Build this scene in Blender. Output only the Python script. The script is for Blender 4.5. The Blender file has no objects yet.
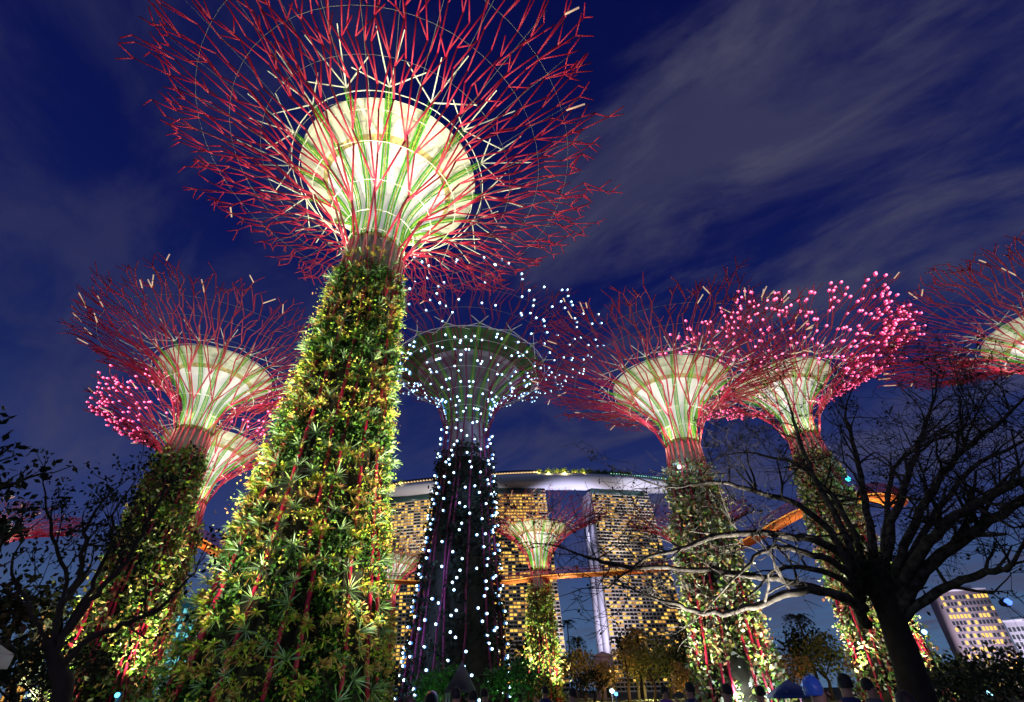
import bpy, math, random
import numpy as np
from mathutils import Matrix, Vector
R_=math.radians; PI=math.pi
random.seed(7); rng=np.random.default_rng(11)
S=bpy.context.scene; COL=S.collection
# ---------------------------------------------------------------- camera
F=481.; TH=R_(35.3); RO=R_(.8); EZ=1.6
cam=bpy.data.cameras.new('camera'); cam.sensor_width=36; cam.lens=F/1024*36; cam.clip_end=6000; cam.clip_start=.1
co=bpy.data.objects.new('camera',cam); COL.objects.link(co); S.camera=co
co.matrix_world=Matrix.Translation((0,0,EZ))@Matrix.Rotation(PI/2+TH,4,'X')@Matrix.Rotation(-RO,4,'Z')
# ---------------------------------------------------------------- world: dusk sky with thin cloud
W=bpy.data.worlds.new('World'); S.world=W; W.use_nodes=True
def world():
    nt=W.node_tree; nt.nodes.clear(); N=nt.nodes.new; L=nt.links.new
    out=N('ShaderNodeOutputWorld'); bg=N('ShaderNodeBackground'); tc=N('ShaderNodeTexCoord'); sp=N('ShaderNodeSeparateXYZ')
    L(tc.outputs['Generated'],sp.inputs[0])
    r=N('ShaderNodeValToRGB'); L(sp.outputs['Z'],r.inputs[0]); e=r.color_ramp.elements
    cols=[(0,(.075,.15,.27)),(.10,(.055,.11,.235)),(.22,(.028,.045,.16)),(.42,(.009,.018,.105)),(.68,(.0035,.0075,.080)),(1,(.002,.004,.055))]
    e[0].position=0; e[0].color=(*cols[0][1],1); e[1].position=1; e[1].color=(*cols[-1][1],1)
    for p,c in cols[1:-1]:
        q=e.new(p); q.color=(*c,1)
    def M(op,a,b=None,c=None):
        m=N('ShaderNodeMath'); m.operation=op
        for i,x in enumerate((a,b,c)):
            if x is None: continue
            if isinstance(x,(int,float)): m.inputs[i].default_value=x
            else: L(x,m.inputs[i])
        return m.outputs[0]
    zz=M('ADD',sp.outputs['Z'],.22)
    cb=N('ShaderNodeCombineXYZ'); L(M('DIVIDE',sp.outputs['X'],zz),cb.inputs[0]); L(M('DIVIDE',sp.outputs['Y'],zz),cb.inputs[1])
    def cloud(rot,sc,seed,lo,hi,det=6):
        mp=N('ShaderNodeMapping'); mp.inputs['Scale'].default_value=sc; mp.inputs['Location'].default_value=(seed,seed*.7,0)
        m0=N('ShaderNodeMapping'); m0.inputs['Rotation'].default_value=(0,0,R_(rot)); L(cb.outputs[0],m0.inputs[0]); L(m0.outputs[0],mp.inputs[0]); n=N('ShaderNodeTexNoise'); n.inputs['Scale'].default_value=1; n.inputs['Detail'].default_value=det; n.inputs['Roughness'].default_value=.60; n.inputs['Distortion'].default_value=.6
        L(mp.outputs[0],n.inputs['Vector']); m=N('ShaderNodeMapRange'); m.interpolation_type='SMOOTHSTEP'; m.inputs[1].default_value=lo; m.inputs[2].default_value=hi; L(n.outputs[0],m.inputs[0]); return m.outputs[0]
    c1=cloud(40,(2.6,5.5,1),3.1,.46,.72,9); c2=cloud(36,(1.4,2.6,1),7.2,.44,.68,8)
    mr=N('ShaderNodeMapRange'); mr.interpolation_type='SMOOTHSTEP'; mr.inputs[1].default_value=-.3; mr.inputs[2].default_value=.45; mr.inputs[3].default_value=.5; mr.inputs[4].default_value=1; L(sp.outputs['X'],mr.inputs[0])
    fac=M('MULTIPLY',M('MULTIPLY',M('ADD',M('MULTIPLY',c1,.55),M('MULTIPLY',c2,.65)),mr.outputs[0]),.9)
    mx=N('ShaderNodeMix'); mx.data_type='RGBA'; L(fac,mx.inputs[0]); L(r.outputs[0],mx.inputs[6]); mx.inputs[7].default_value=(.062,.062,.118,1)
    L(mx.outputs[2],bg.inputs[0]); bg.inputs[1].default_value=1.0; L(bg.outputs[0],out.inputs[0])
world()
S.view_settings.view_transform='Standard'; S.view_settings.look='None'; S.view_settings.exposure=0; S.view_settings.gamma=1
S.cycles.use_denoising=True; S.cycles.max_bounces=4; S.cycles.diffuse_bounces=2; S.cycles.glossy_bounces=2; S.cycles.transmission_bounces=2
S.cycles.sample_clamp_indirect=3; S.cycles.caustics_reflective=False; S.cycles.caustics_refractive=False
# weak sun fill added behind the camera to brighten everything slightly
sun=bpy.data.lights.new('fill_sun','SUN'); sun.energy=.10; sun.angle=R_(25); sun.color=(.85,.85,1)
so=bpy.data.objects.new('fill_sun',sun); COL.objects.link(so); so.rotation_euler=(R_(62),0,R_(-20))
# ---------------------------------------------------------------- helpers
def unproj(px,py,d=None,H=None):
    a=px-512; b=py-351; c,s=math.cos(RO),math.sin(RO)
    u=(a*c-b*s)/F; v=-(a*s+b*c)/F
    X=u; Y=math.cos(TH)-v*math.sin(TH); Z=math.sin(TH)+v*math.cos(TH)
    k=d/math.hypot(X,Y) if d else (H-EZ)/Z
    return np.array([X*k,Y*k,Z*k+EZ])
def polar(az,d): return (d*math.sin(R_(az)),d*math.cos(R_(az)))
def point(loc,w,col,rad=.3,kind='POINT',tgt=None,size=60,name='lamp_light',blend=.6):
    l=bpy.data.lights.new(name,kind); l.energy=w; l.color=col; l.shadow_soft_size=rad
    if kind=='SPOT': l.spot_size=R_(size); l.spot_blend=blend
    o=bpy.data.objects.new(name,l); COL.objects.link(o); o.location=loc
    if tgt is not None: o.rotation_euler=(Vector(tgt)-Vector(loc)).to_track_quat('-Z','Y').to_euler()
    return o
def mat(name,col,rough=.7,emit=None,es=0,metal=0,var=0,vscale=3.,ramp=None,bump=0,noemit=True,spec=.3,streak=False):
    m=bpy.data.materials.new(name); m.use_nodes=True; nt=m.node_tree; b=nt.nodes['Principled BSDF']; N=nt.nodes.new; L=nt.links.new
    b.inputs['Base Color'].default_value=(*col,1); b.inputs['Roughness'].default_value=rough; b.inputs['Metallic'].default_value=metal
    b.inputs['Specular IOR Level'].default_value=spec
    if emit: b.inputs['Emission Color'].default_value=(*emit,1); b.inputs['Emission Strength'].default_value=es
    if emit and noemit: m.cycles.emission_sampling='NONE'
    if ramp:
        g=N('ShaderNodeNewGeometry'); r=N('ShaderNodeValToRGB'); L(g.outputs['Random Per Island'],r.inputs[0]); e=r.color_ramp.elements
        r.color_ramp.interpolation='CONSTANT'
        e[0].position=0; e[0].color=(*ramp[0],1); e[1].position=1/len(ramp); e[1].color=(*ramp[1],1)
        for i in range(2,len(ramp)): q=e.new(i/len(ramp)); q.color=(*ramp[i],1)
        L(r.outputs[0],b.inputs['Base Color'])
    if var:
        t=N('ShaderNodeTexCoord'); n=N('ShaderNodeTexNoise'); n.inputs['Scale'].default_value=vscale; n.inputs['Detail'].default_value=5
        if streak:
            mp=N('ShaderNodeMapping'); mp.inputs['Scale'].default_value=(1,1,.12); L(t.outputs['Object'],mp.inputs[0]); L(mp.outputs[0],n.inputs['Vector'])
        else: L(t.outputs['Object'],n.inputs['Vector'])
        x=N('ShaderNodeMix'); x.data_type='RGBA'; x.blend_type='MULTIPLY'; x.inputs[0].default_value=1
        mr=N('ShaderNodeMapRange'); mr.inputs[1].default_value=.3; mr.inputs[2].default_value=.7; mr.inputs[3].default_value=1-var; mr.inputs[4].default_value=1+var*.4
        L(n.outputs[0],mr.inputs[0]); L(mr.outputs[0],x.inputs[7])
        if ramp: L(r.outputs[0],x.inputs[6])
        else: x.inputs[6].default_value=(*col,1)
        L(x.outputs[2],b.inputs['Base Color'])
        if bump: bp=N('ShaderNodeBump'); bp.inputs['Strength'].default_value=bump; L(n.outputs[0],bp.inputs['Height']); L(bp.outputs[0],b.inputs['Normal'])
    return m
class MB:
    def __init__(s): s.v=[]; s.q=[]; s.t=[]; s.n=0; s.qm=[]; s.tm=[]
    def add(s,v,q=None,t=None,m=0):
        v=np.asarray(v,float).reshape(-1,3)
        if q is not None and len(q): q=np.asarray(q,int).reshape(-1,4)+s.n; s.q.append(q); s.qm.append(np.full(len(q),m))
        if t is not None and len(t): t=np.asarray(t,int).reshape(-1,3)+s.n; s.t.append(t); s.tm.append(np.full(len(t),m))
        s.v.append(v); s.n+=len(v)
    def tubes(s,A,B,ra,rb=None,n=5,m=0,cap=False):
        A=np.asarray(A,float).reshape(-1,3); B=np.asarray(B,float).reshape(-1,3); k=len(A)
        if k==0: return
        ra=np.broadcast_to(np.asarray(ra,float),(k,)); rb=ra if rb is None else np.broadcast_to(np.asarray(rb,float),(k,))
        d=B-A; d/=np.linalg.norm(d,axis=1,keepdims=True)+1e-9
        up=np.where(np.abs(d[:,2:3])>.9,[[1.,0,0]],[[0,0,1.]]); u=np.cross(d,up); u/=np.linalg.norm(u,axis=1,keepdims=True); w=np.cross(d,u)
        a=np.arange(n)*2*PI/n; c=np.cos(a)[None,:,None]; si=np.sin(a)[None,:,None]
        o=u[:,None]*c+w[:,None]*si
        V=np.concatenate([A[:,None]+o*ra[:,None,None],B[:,None]+o*rb[:,None,None]],1)
        i=np.arange(n); j=(i+1)%n; q=np.stack([i,j,j+n,i+n],1)
        Q=(q[None]+(np.arange(k)*2*n)[:,None,None]).reshape(-1,4); s.add(V,Q,m=m)
        if cap:
            T=[]
            for b0,f in ((0,1),(n,0)):
                tt=np.stack([np.full(n-2,0),np.arange(1,n-1),np.arange(2,n)],1)+b0
                if f: tt=tt[:,::-1]
                T.append(tt)
            T=np.concatenate(T); TT=(T[None]+(np.arange(k)*2*n)[:,None,None]).reshape(-1,3)+s.n-2*n*k
            s.t.append(TT); s.tm.append(np.full(len(TT),m))
    def path(s,P,r,n=8,m=0,close=False,cap=True):
        P=np.asarray(P,float); k=len(P); r=np.broadcast_to(np.asarray(r,float),(k,))
        if close: T=np.roll(P,-1,0)-np.roll(P,1,0)
        else: T=np.gradient(P,axis=0)
        T/=np.linalg.norm(T,axis=1,keepdims=True)+1e-9
        up=np.array([0,0,1.]) if np.abs(T[:,2]).mean()<.8 else np.array([1.,.3,0])
        u=np.cross(T,up); u/=np.linalg.norm(u,axis=1,keepdims=True)+1e-9; w=np.cross(T,u)
        a=np.arange(n)*2*PI/n
        V=P[:,None]+(u[:,None]*np.cos(a)[None,:,None]+w[:,None]*np.sin(a)[None,:,None])*r[:,None,None]
        Q=[]
        for i in range(k if close else k-1):
            i2=(i+1)%k
            for j in range(n):
                j2=(j+1)%n; Q.append((i*n+j,i*n+j2,i2*n+j2,i2*n+j))
        T3=[]
        if cap and not close:
            for j in range(1,n-1): T3+= [(0,j+1,j),((k-1)*n,(k-1)*n+j,(k-1)*n+j+1)]
        s.add(V,Q,T3,m=m)
    def box(s,c,h,m=0,rz=0):
        c=np.array(c,float); h=np.array(h,float)
        v=np.array([[x,y,z] for z in (-1,1) for y in (-1,1) for x in (-1,1)],float)*h
        if rz: cs,sn=math.cos(rz),math.sin(rz); v=np.stack([v[:,0]*cs-v[:,1]*sn,v[:,0]*sn+v[:,1]*cs,v[:,2]],1)
        s.add(v+c,[(0,2,3,1),(4,5,7,6),(0,1,5,4),(2,6,7,3),(0,4,6,2),(1,3,7,5)],m=m)
    def hexa(s,v,m=0): s.add(v,[(0,3,2,1),(4,5,6,7),(0,1,5,4),(1,2,6,5),(2,3,7,6),(3,0,4,7)],m=m)
    def boxes(s,C,H,m=0):
        C=np.asarray(C,float).reshape(-1,3); H=np.broadcast_to(np.asarray(H,float),C.shape)
        v=np.array([[x,y,z] for z in (-1,1) for y in (-1,1) for x in (-1,1)],float)
        V=C[:,None]+v[None]*H[:,None]; q=np.array([(0,2,3,1),(4,5,7,6),(0,1,5,4),(2,6,7,3),(0,4,6,2),(1,3,7,5)])
        s.add(V,(q[None]+(np.arange(len(C))*8)[:,None,None]).reshape(-1,4),m=m)
    def lathe(s,prof,n=32,m=0,cap0=False,cap1=False,c=(0,0,0),wob=0):
        prof=np.asarray(prof,float); k=len(prof); a=np.arange(n)*2*PI/n
        rr=prof[:,0][:,None]*(1+wob*rng.standard_normal((k,n)))
        V=np.stack([rr*np.cos(a),rr*np.sin(a),np.repeat(prof[:,1][:,None],n,1)],2)+np.array(c)
        Q=[(i*n+j,i*n+(j+1)%n,(i+1)*n+(j+1)%n,(i+1)*n+j) for i in range(k-1) for j in range(n)]
        T=[]
        if cap0: T+=[(0,j+1,j) for j in range(1,n-1)]
        if cap1: b=(k-1)*n; T+=[(b,b+j,b+j+1) for j in range(1,n-1)]
        s.add(V,Q,T,m=m)
    def spheres(s,C,r,m=0):
        C=np.asarray(C,float).reshape(-1,3); r=np.broadcast_to(np.asarray(r,float),(len(C),))
        g=(1+5**.5)/2; v=np.array([(-1,g,0),(1,g,0),(-1,-g,0),(1,-g,0),(0,-1,g),(0,1,g),(0,-1,-g),(0,1,-g),(g,0,-1),(g,0,1),(-g,0,-1),(-g,0,1)])/math.hypot(1,g)
        t=np.array([(0,11,5),(0,5,1),(0,1,7),(0,7,10),(0,10,11),(1,5,9),(5,11,4),(11,10,2),(10,7,6),(7,1,8),(3,9,4),(3,4,2),(3,2,6),(3,6,8),(3,8,9),(4,9,5),(2,4,11),(6,2,10),(8,6,7),(9,8,1)])
        V=C[:,None]+v[None]*r[:,None,None]; s.add(V,None,(t[None]+(np.arange(len(C))*12)[:,None,None]).reshape(-1,3),m=m)
    def leaves(s,C,size,m=0,flat=.0):
        """one pointed leaf (two triangles as a folded kite) at each point"""
        C=np.asarray(C,float); k=len(C); d=rng.standard_normal((k,3)); d[:,2]*=(1-flat); d/=np.linalg.norm(d,axis=1,keepdims=True)
        e=rng.standard_normal((k,3)); e-=d*(e*d).sum(1,keepdims=True); e/=np.linalg.norm(e,axis=1,keepdims=True)
        L=(size*(.6+.8*rng.random(k)))[:,None] if np.ndim(size)==0 else (size*(.6+.8*rng.random(k)))[:,None]
        V=np.stack([C,C+d*L*.5+e*L*.28,C+d*L,C+d*L*.5-e*L*.28],1)
        s.add(V,(np.array([[0,1,2,3]])[None]+(np.arange(k)*4)[:,None,None]).reshape(-1,4),m=m)
    def rosettes(s,P,Nn,L,nb=14,m=0,wid=.09,droop=.35,spread=(.3,1.25)):
        P=np.asarray(P,float); k=len(P)
        Nn=Nn/np.linalg.norm(Nn,axis=1,keepdims=True)
        t=np.cross(Nn,[[0,0,1.]]); t/=np.linalg.norm(t,axis=1,keepdims=True)+1e-9; b=np.cross(Nn,t)
        ph=rng.random((k,nb))*2*PI; th=spread[0]+(spread[1]-spread[0])*rng.random((k,nb)); LL=np.broadcast_to(np.asarray(L,float),(k,))[:,None]*(.7+.6*rng.random((k,nb)))
        D=Nn[:,None]*np.cos(th)[...,None]+(t[:,None]*np.cos(ph)[...,None]+b[:,None]*np.sin(ph)[...,None])*np.sin(th)[...,None]
        Wd=np.cross(D,Nn[:,None]); Wd/=np.linalg.norm(Wd,axis=2,keepdims=True)+1e-9
        rows=[]
        for q,w in ((0,.5),(.35,1),(.7,.75),(1,.06)):
            c=P[:,None]+D*(LL*q)[...,None]; c=c+np.array([0,0,-1.])*(LL*droop*q*q)[...,None]
            ww=(LL*wid*w)[...,None]*Wd; rows+=[c-ww,c+ww]
        V=np.stack(rows,2); Q=np.array([(0,1,3,2),(2,3,5,4),(4,5,7,6)]); kk=k*nb
        s.add(V,(Q[None]+(np.arange(kk)*8)[:,None,None]).reshape(-1,4),m=m)
    def build(s,name,mats,parent=None,smooth=False):
        me=bpy.data.meshes.new(name); V=np.concatenate(s.v) if s.v else np.zeros((0,3))
        q=np.concatenate(s.q) if s.q else np.zeros((0,4),int); t=np.concatenate(s.t) if s.t else np.zeros((0,3),int)
        me.vertices.add(len(V)); me.vertices.foreach_set('co',V.astype(np.float32).ravel())
        nl=q.size+t.size; me.loops.add(nl); me.loops.foreach_set('vertex_index',np.concatenate([q.ravel(),t.ravel()]).astype(np.int32))
        me.polygons.add(len(q)+len(t)); st=np.concatenate([np.arange(len(q))*4,q.size+np.arange(len(t))*3]).astype(np.int32)
        me.polygons.foreach_set('loop_start',st)
        mi=np.concatenate([*s.qm,*s.tm]) if (s.qm or s.tm) else np.zeros(0)
        me.polygons.foreach_set('material_index',mi.astype(np.int32))
        if smooth: me.polygons.foreach_set('use_smooth',np.ones(len(q)+len(t),bool))
        me.update(calc_edges=True)
        for m in (mats if isinstance(mats,(list,tuple)) else [mats]): me.materials.append(m)
        o=bpy.data.objects.new(name,me); COL.objects.link(o)
        if parent: o.parent=parent
        return o
def tag(o,label=None,cat=None,group=None,kind=None):
    for k,v in (('label',label),('category',cat),('group',group),('kind',kind)):
        if v: o[k]=v
    return o
def root(name,loc,label,cat,group=None,rz=0):
    o=bpy.data.objects.new(name,None); COL.objects.link(o); o.location=loc; o.rotation_euler=(0,0,rz); o.empty_display_size=.5
    return tag(o,label,cat,group)
def copy_tree(o,parent=None):
    c=o.copy(); COL.objects.link(c); c.parent=parent
    for ch in list(o.children): copy_tree(ch,c)
    return c
# ---------------------------------------------------------------- materials
M_rod=mat('magenta_steel',(.46,.010,.055),.45,spec=.5,var=.3,vscale=.8)
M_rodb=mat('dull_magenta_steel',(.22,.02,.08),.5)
M_white=mat('white_steel',(.75,.78,.68),.5)
M_tip=mat('lit_tip',(.6,.45,.3),.5,emit=(1,.66,.42),es=.55)  # warm light painted into some rod tips as pale colour and weak emission
M_cable=mat('pale_cable',(.26,.25,.20),.4)
M_green=mat('green_steel',(.07,.42,.02),.4,spec=.5)
M_lime=mat('lime_steel',(.42,.55,.08),.5)
M_mem=mat('funnel_membrane',(.70,.68,.72),.6,emit=(.74,.72,.80),es=.26,var=.10,vscale=.6)  # glow put into the membrane as emission, standing in for backlight
M_edge=mat('ochre_trim',(.52,.42,.20),.8,var=.7,vscale=2.5)
M_band=mat('streaked_concrete',(.64,.66,.58),.8,var=.32,vscale=1.6,streak=True,bump=.2)
M_conc=mat('grey_concrete',(.34,.32,.31),.85,var=.35,vscale=1.0,bump=.2)
M_core=mat('dark_planting_panel',(.035,.032,.022),.95,var=.5,vscale=2)
M_tuft=mat('silver_green_leaf',(.2,.3,.2),.6,ramp=[(.26,.40,.24),(.20,.34,.14),(.32,.46,.32),(.14,.28,.08),(.26,.42,.12)])
M_brom=mat('yellow_green_leaf',(.3,.4,.05),.55,ramp=[(.55,.60,.05),(.60,.34,.10),(.38,.50,.03),(.22,.38,.02),(.50,.50,.06),(.50,.26,.06),(.14,.30,.02),(.30,.46,.03),(.44,.20,.08),(.36,.44,.10)])
M_bror=mat('orange_green_leaf',(.4,.3,.05),.55,ramp=[(.55,.30,.10),(.50,.42,.08),(.30,.34,.04),(.58,.36,.16),(.40,.16,.07),(.24,.34,.04)])
M_fern=mat('fern_leaf',(.05,.14,.02),.6,ramp=[(.02,.08,.01),(.03,.12,.012),(.07,.20,.02),(.012,.04,.008),(.015,.03,.008),(.10,.22,.02)])
M_mixl=mat('mixed_leaf',(.2,.3,.05),.6,ramp=[(.38,.50,.04),(.14,.30,.03),(.06,.18,.02),(.46,.40,.10),(.42,.20,.08),(.10,.22,.03),(.03,.06,.02),(.36,.42,.20)])
M_mixr=mat('flowering_leaf',(.2,.3,.05),.6,ramp=[(.55,.58,.50),(.20,.34,.06),(.40,.16,.08),(.10,.26,.05),(.52,.38,.22),(.08,.20,.04),(.50,.55,.40),(.45,.48,.10)])
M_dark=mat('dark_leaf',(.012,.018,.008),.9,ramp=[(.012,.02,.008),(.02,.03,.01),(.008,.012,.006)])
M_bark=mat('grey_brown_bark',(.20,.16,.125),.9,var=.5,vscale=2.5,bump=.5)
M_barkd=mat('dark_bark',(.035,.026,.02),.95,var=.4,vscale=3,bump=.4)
M_ledw=mat('white_led',(.8,.9,1),.5,emit=(.60,.88,1.0),es=5)
M_ledc=mat('blue_led_halo',(.1,.2,.5),.5,emit=(.10,.36,.85),es=.5)  # blue glare halo painted as a faintly glowing sphere behind each LED
M_ledp=mat('pink_led',(1,.3,.5),.5,emit=(1,.20,.38),es=3.2)
M_ledpc=mat('pink_led_halo',(.6,.1,.3),.5,emit=(1,.05,.22),es=.8)  # pink glare halo, likewise a glowing sphere behind the LED core
# ---------------------------------------------------------------- ground
gm=mat('lawn',(.03,.05,.015),.95,var=.5,vscale=.15)
g=MB(); g.add([(-4000,-800,0),(4000,-800,0),(4000,4500,0),(-4000,4500,0)],[(0,1,2,3)]); tag(g.build('ground',gm),kind='structure')
pm=mat('paving',(.12,.11,.10),.8,var=.3,vscale=.6)
g=MB(); g.add([(-30,2,.004),(40,2,.004),(40,46,.004),(-30,46,.004)],[(0,1,2,3)]); tag(g.build('path',pm),kind='structure')

# ---------------------------------------------------------------- the tree-shaped towers
PR=np.array([(2.0,0),(2.15,.8),(2.6,2.0),(3.3,3.2),(4.3,4.5),(5.6,5.7),(7.2,6.9),(9,7.9),(11,8.8),(13.2,9.6),(15.2,10.3),(17.2,10.9)])
FP=np.array([(.86,0),(.92,.5),(1.25,1.7),(1.75,3.0),(2.5,4.3),(3.5,5.5),(4.7,6.6),(5.7,7.3),(6.5,7.7)])
def steel_tree(az,d,zn,H,Rf,rn,rb,label,main=False,leds=None,rods=20,ledr=.16,fol=None,nleaf=900,lsize=.5,lights=True,fw=900,tw=1500,fcol=(1,.92,.55),pw=1500,gcol=(1,.95,.6),lod=1,rodcol=None,tip_lights=False,seed=0,rc=17.2,dish=None,tips=.07,rk=None):
    global rng
    rng=np.random.default_rng(100+seed); rd=random.Random(seed*13+5)
    x,y=polar(az,d); T=root('steel_tree_tower',(x,y,0),label,'tree tower','tree shaped garden towers')
    fh=H-zn; ks=fh/7.7; kr=Rf/6.5
    MR=rodcol or M_rod
    def tr(z): z=np.asarray(z,float); return rn+(rb-rn)*np.clip(1-z/zn,0,1)**(1.9 if main else 1.25)
    # core column
    m=MB(); zs=np.linspace(0,zn-3.4,14); m.lathe(np.stack([tr(zs)-.35*(rn/2),zs],1),28,cap0=True); m.build('planting_panel',M_core,T)
    m=MB(); m.lathe([(float(tr(zn-4.6))*.86,zn-4.6),(rn*.80,zn-2.2),(rn*.80,zn-.2),(FP[0,0]*rn,zn)],28); m.build('column',M_conc,T,True)
    # funnel
    fr=np.concatenate([[FP[0,0]*rn],np.maximum(FP[1:,0]*kr,FP[0,0]*rn*1.03)]); fz=zn+FP[:,1]*ks
    tt=np.linspace(0,1,25); s0=np.linspace(0,1,len(fr)); R2=np.interp(tt,s0,fr); Z2=np.interp(tt,s0,fz)
    # smooth
    for _ in range(3): R2[1:-1]=(R2[:-2]+2*R2[1:-1]+R2[2:])/4; Z2[1:-1]=(Z2[:-2]+2*Z2[1:-1]+Z2[2:])/4
    F_=MB(); cut=18
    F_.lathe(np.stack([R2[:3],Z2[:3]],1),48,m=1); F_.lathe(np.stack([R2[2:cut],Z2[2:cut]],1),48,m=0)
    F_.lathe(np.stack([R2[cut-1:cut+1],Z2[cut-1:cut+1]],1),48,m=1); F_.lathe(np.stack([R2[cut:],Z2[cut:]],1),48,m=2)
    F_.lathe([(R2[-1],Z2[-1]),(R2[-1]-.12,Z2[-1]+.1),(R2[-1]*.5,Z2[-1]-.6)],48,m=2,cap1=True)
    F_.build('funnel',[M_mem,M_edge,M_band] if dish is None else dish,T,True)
    # ribs and struts
    nr=16
    def skin(a,t,off=0):
        sp=np.linspace(0,1,len(PR)); k=np.clip(t,0,1.08)
        arc=np.concatenate([[0],np.cumsum(np.linalg.norm(np.diff(PR,axis=0),axis=1))]); arc/=arc[-1]
        r=np.interp(k,arc,PR[:,0]); z=np.interp(k,arc,PR[:,1])
        r=np.where(k>1,PR[-1,0]+(k-1)*18,r)
        r=rn+(r-2)*kr*(rc/17.2)
        return np.stack([(r+off*0)*np.cos(a),r*np.sin(a),zn-.2+z*ks+off],-1)
    for i in range(nr):
        a=(i+.5)*2*PI/nr; ca,sa=math.cos(a),math.sin(a); m=MB()
        o=.20 if lod else .25
        P=np.stack([(R2+o)*ca,(R2+o)*sa,Z2-o*.7],1); P=np.concatenate([P[1:],[P[-1]+np.array([.5*ca,.5*sa,.35])]])
        tg=np.array([-sa,ca,0])*(.17 if lod else .14)
        m.path(P+tg,.06 if lod==1 else .075,4,m=0); m.path(P-tg,.06 if lod==1 else .075,4,m=0)
        K=P[1:-1:1 if lod else 3]; m.tubes(K-tg,K+tg,.03,m=1,n=4)
        m.path(P*1.0+np.array([0,0,.02]),.05,4,m=1)
        m.build('rib',[M_green,M_lime],T)
        m=MB(); top=P[-1]
        for da,tq in ((-.26,.54),(-.09,.62),(.09,.64),(.26,.55)):
            e=skin(np.array(a+da+rd.uniform(-.03,.03)),tq+rd.uniform(-.02,.02)); m.tubes([top],[e],.055 if lod==1 else .05,.04)
        m.build('strut',M_white,T)
    # hoops and ring cables
    for r0,z0,rr in ((Rf+.6,H-.25,.038),(Rf*.87+.7,H-1.15*ks,.03)):
        m=MB(); a=np.arange(48)*2*PI/48; m.path(np.stack([r0*np.cos(a),r0*np.sin(a),np.full(48,z0)],1),rr,5,close=True); m.build('hoop',M_white,T)
    for q in ((.03,.10,.2,.32,.44,.56,.68,.80) if lod==1 else (.05,.3,.5,.7,.85)):
        m=MB(); a=np.arange(60)*2*PI/60; P=skin(a,np.full(60,q))-np.array([0,0,.12]); m.path(P,.032 if q<.35 else (.012 if main else .02),4,close=True); m.build('ring_cable',M_white if q<.35 else M_cable,T)
    if main:
        for i in range(32):
            a=i*2*PI/32+.05; q=np.linspace(.45,.9,7); P=skin(np.full(7,a),q)-np.array([0,0,.15]); m=MB(); m.path(P,.013,4); m.build('radial_cable',M_cable,T)
    # canopy rods
    nodes=[]
    for i in range(rods):
        m=MB(); A=[];B=[];ra=[];rb2=[];tipA=[];tipB=[]
        def grow(a,t,ac,w,p,sgn,lim):
            while True:
                r=max(np.hypot(p[0],p[1]),rn)
                step=(rd.uniform(2.8,4.4) if r<7*kr else rd.uniform(1.7,3.0))*ks
                t2=t+step/(22.5*ks)
                if t2>lim: break
                r2_=max(float(np.interp(t2,[0,.35,1],[rn,4*kr,17*kr])),rn)
                a2=ac+sgn*min(rd.uniform(.15,.85)*w,(1.05 if t2>.45 else .55)/r2_)
                p2=skin(np.array(a2),t2,rd.uniform(-.25,.25) if t2>.2 else 0)
                A.append(p);B.append(p2); th=(.072 if main else .08)-.032*t; ra.append(th*rk);rb2.append(th*rk)
                nodes.append((p2,t2,a2)); a,t,p=a2,t2,p2; r=max(np.hypot(p[0],p[1]),rn)
                if w*r>.58*kr and w>.036:
                    s2=1 if sgn<0 else -1
                    grow(a,t,ac+s2*w*.27,w*.52,p,s2,lim-rd.uniform(-.03,.10)); ac=ac-s2*w*.27; w=w*.52
                elif t>.5 and rd.random()<.30:
                    a3=a+(-sgn)*rd.uniform(.4,.9)/r; p3=skin(np.array(a3),t+rd.uniform(.03,.06),rd.uniform(-.4,.4)); A.append(p);B.append(p3);ra.append(.05*rk);rb2.append(.045*rk)
                sgn=-sgn if rd.random()<.8 else sgn
            r=max(np.hypot(p[0],p[1]),rn)
            for k in (-1,1):
                if rd.random()<.7:
                    a3=a+k*rd.uniform(.2,.8)/r; p3=skin(np.array(a3),t+rd.uniform(.025,.06),rd.uniform(-.3,.6)); A.append(p);B.append(p3);ra.append(.05*rk);rb2.append(.042*rk); nodes.append((p3,t,a3))
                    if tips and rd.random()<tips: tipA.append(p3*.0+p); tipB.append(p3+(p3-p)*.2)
        rk=rk or (1 if d<80 else 1.1)
        a0=i*2*PI/rods+rd.uniform(-.05,.05); p0=skin(np.array(a0),0.0)
        grow(a0,0.0,a0,2*PI/rods,p0,1 if i%2 else -1,rd.uniform(.95,1.04))
        m.tubes(A,B,ra,rb2,n=5 if main else 4,cap=main)
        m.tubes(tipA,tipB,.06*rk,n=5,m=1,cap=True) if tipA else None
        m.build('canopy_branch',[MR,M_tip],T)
        # trunk rod below it
        zz=np.linspace(.0,zn-.2,10); aa=a0+np.cumsum(rng.uniform(-.06,.06,10))[::-1]; aa=aa-aa[-1]+a0
        rr=tr(zz)+(.04 if main else .05); P=np.stack([rr*np.cos(aa),rr*np.sin(aa),zz],1); P[-1]=p0
        m=MB(); m.path(P,.09 if main else .11*rk,6); m.build('trunk_rod',MR,T)
        if main and i%2==0:
            da=2*PI/rods*rd.choice((-1,1)); z1=zn-rd.uniform(3,6); m=MB()
            P=np.array([((tr(z)+.12)*math.cos(a),(tr(z)+.12)*math.sin(a),z) for z,a in ((z1,a0),((z1+zn)/2,a0+da*.45),(zn-.3,a0+da))]); m.path(P,.07,5); m.build('trunk_rod',MR,T)
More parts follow.
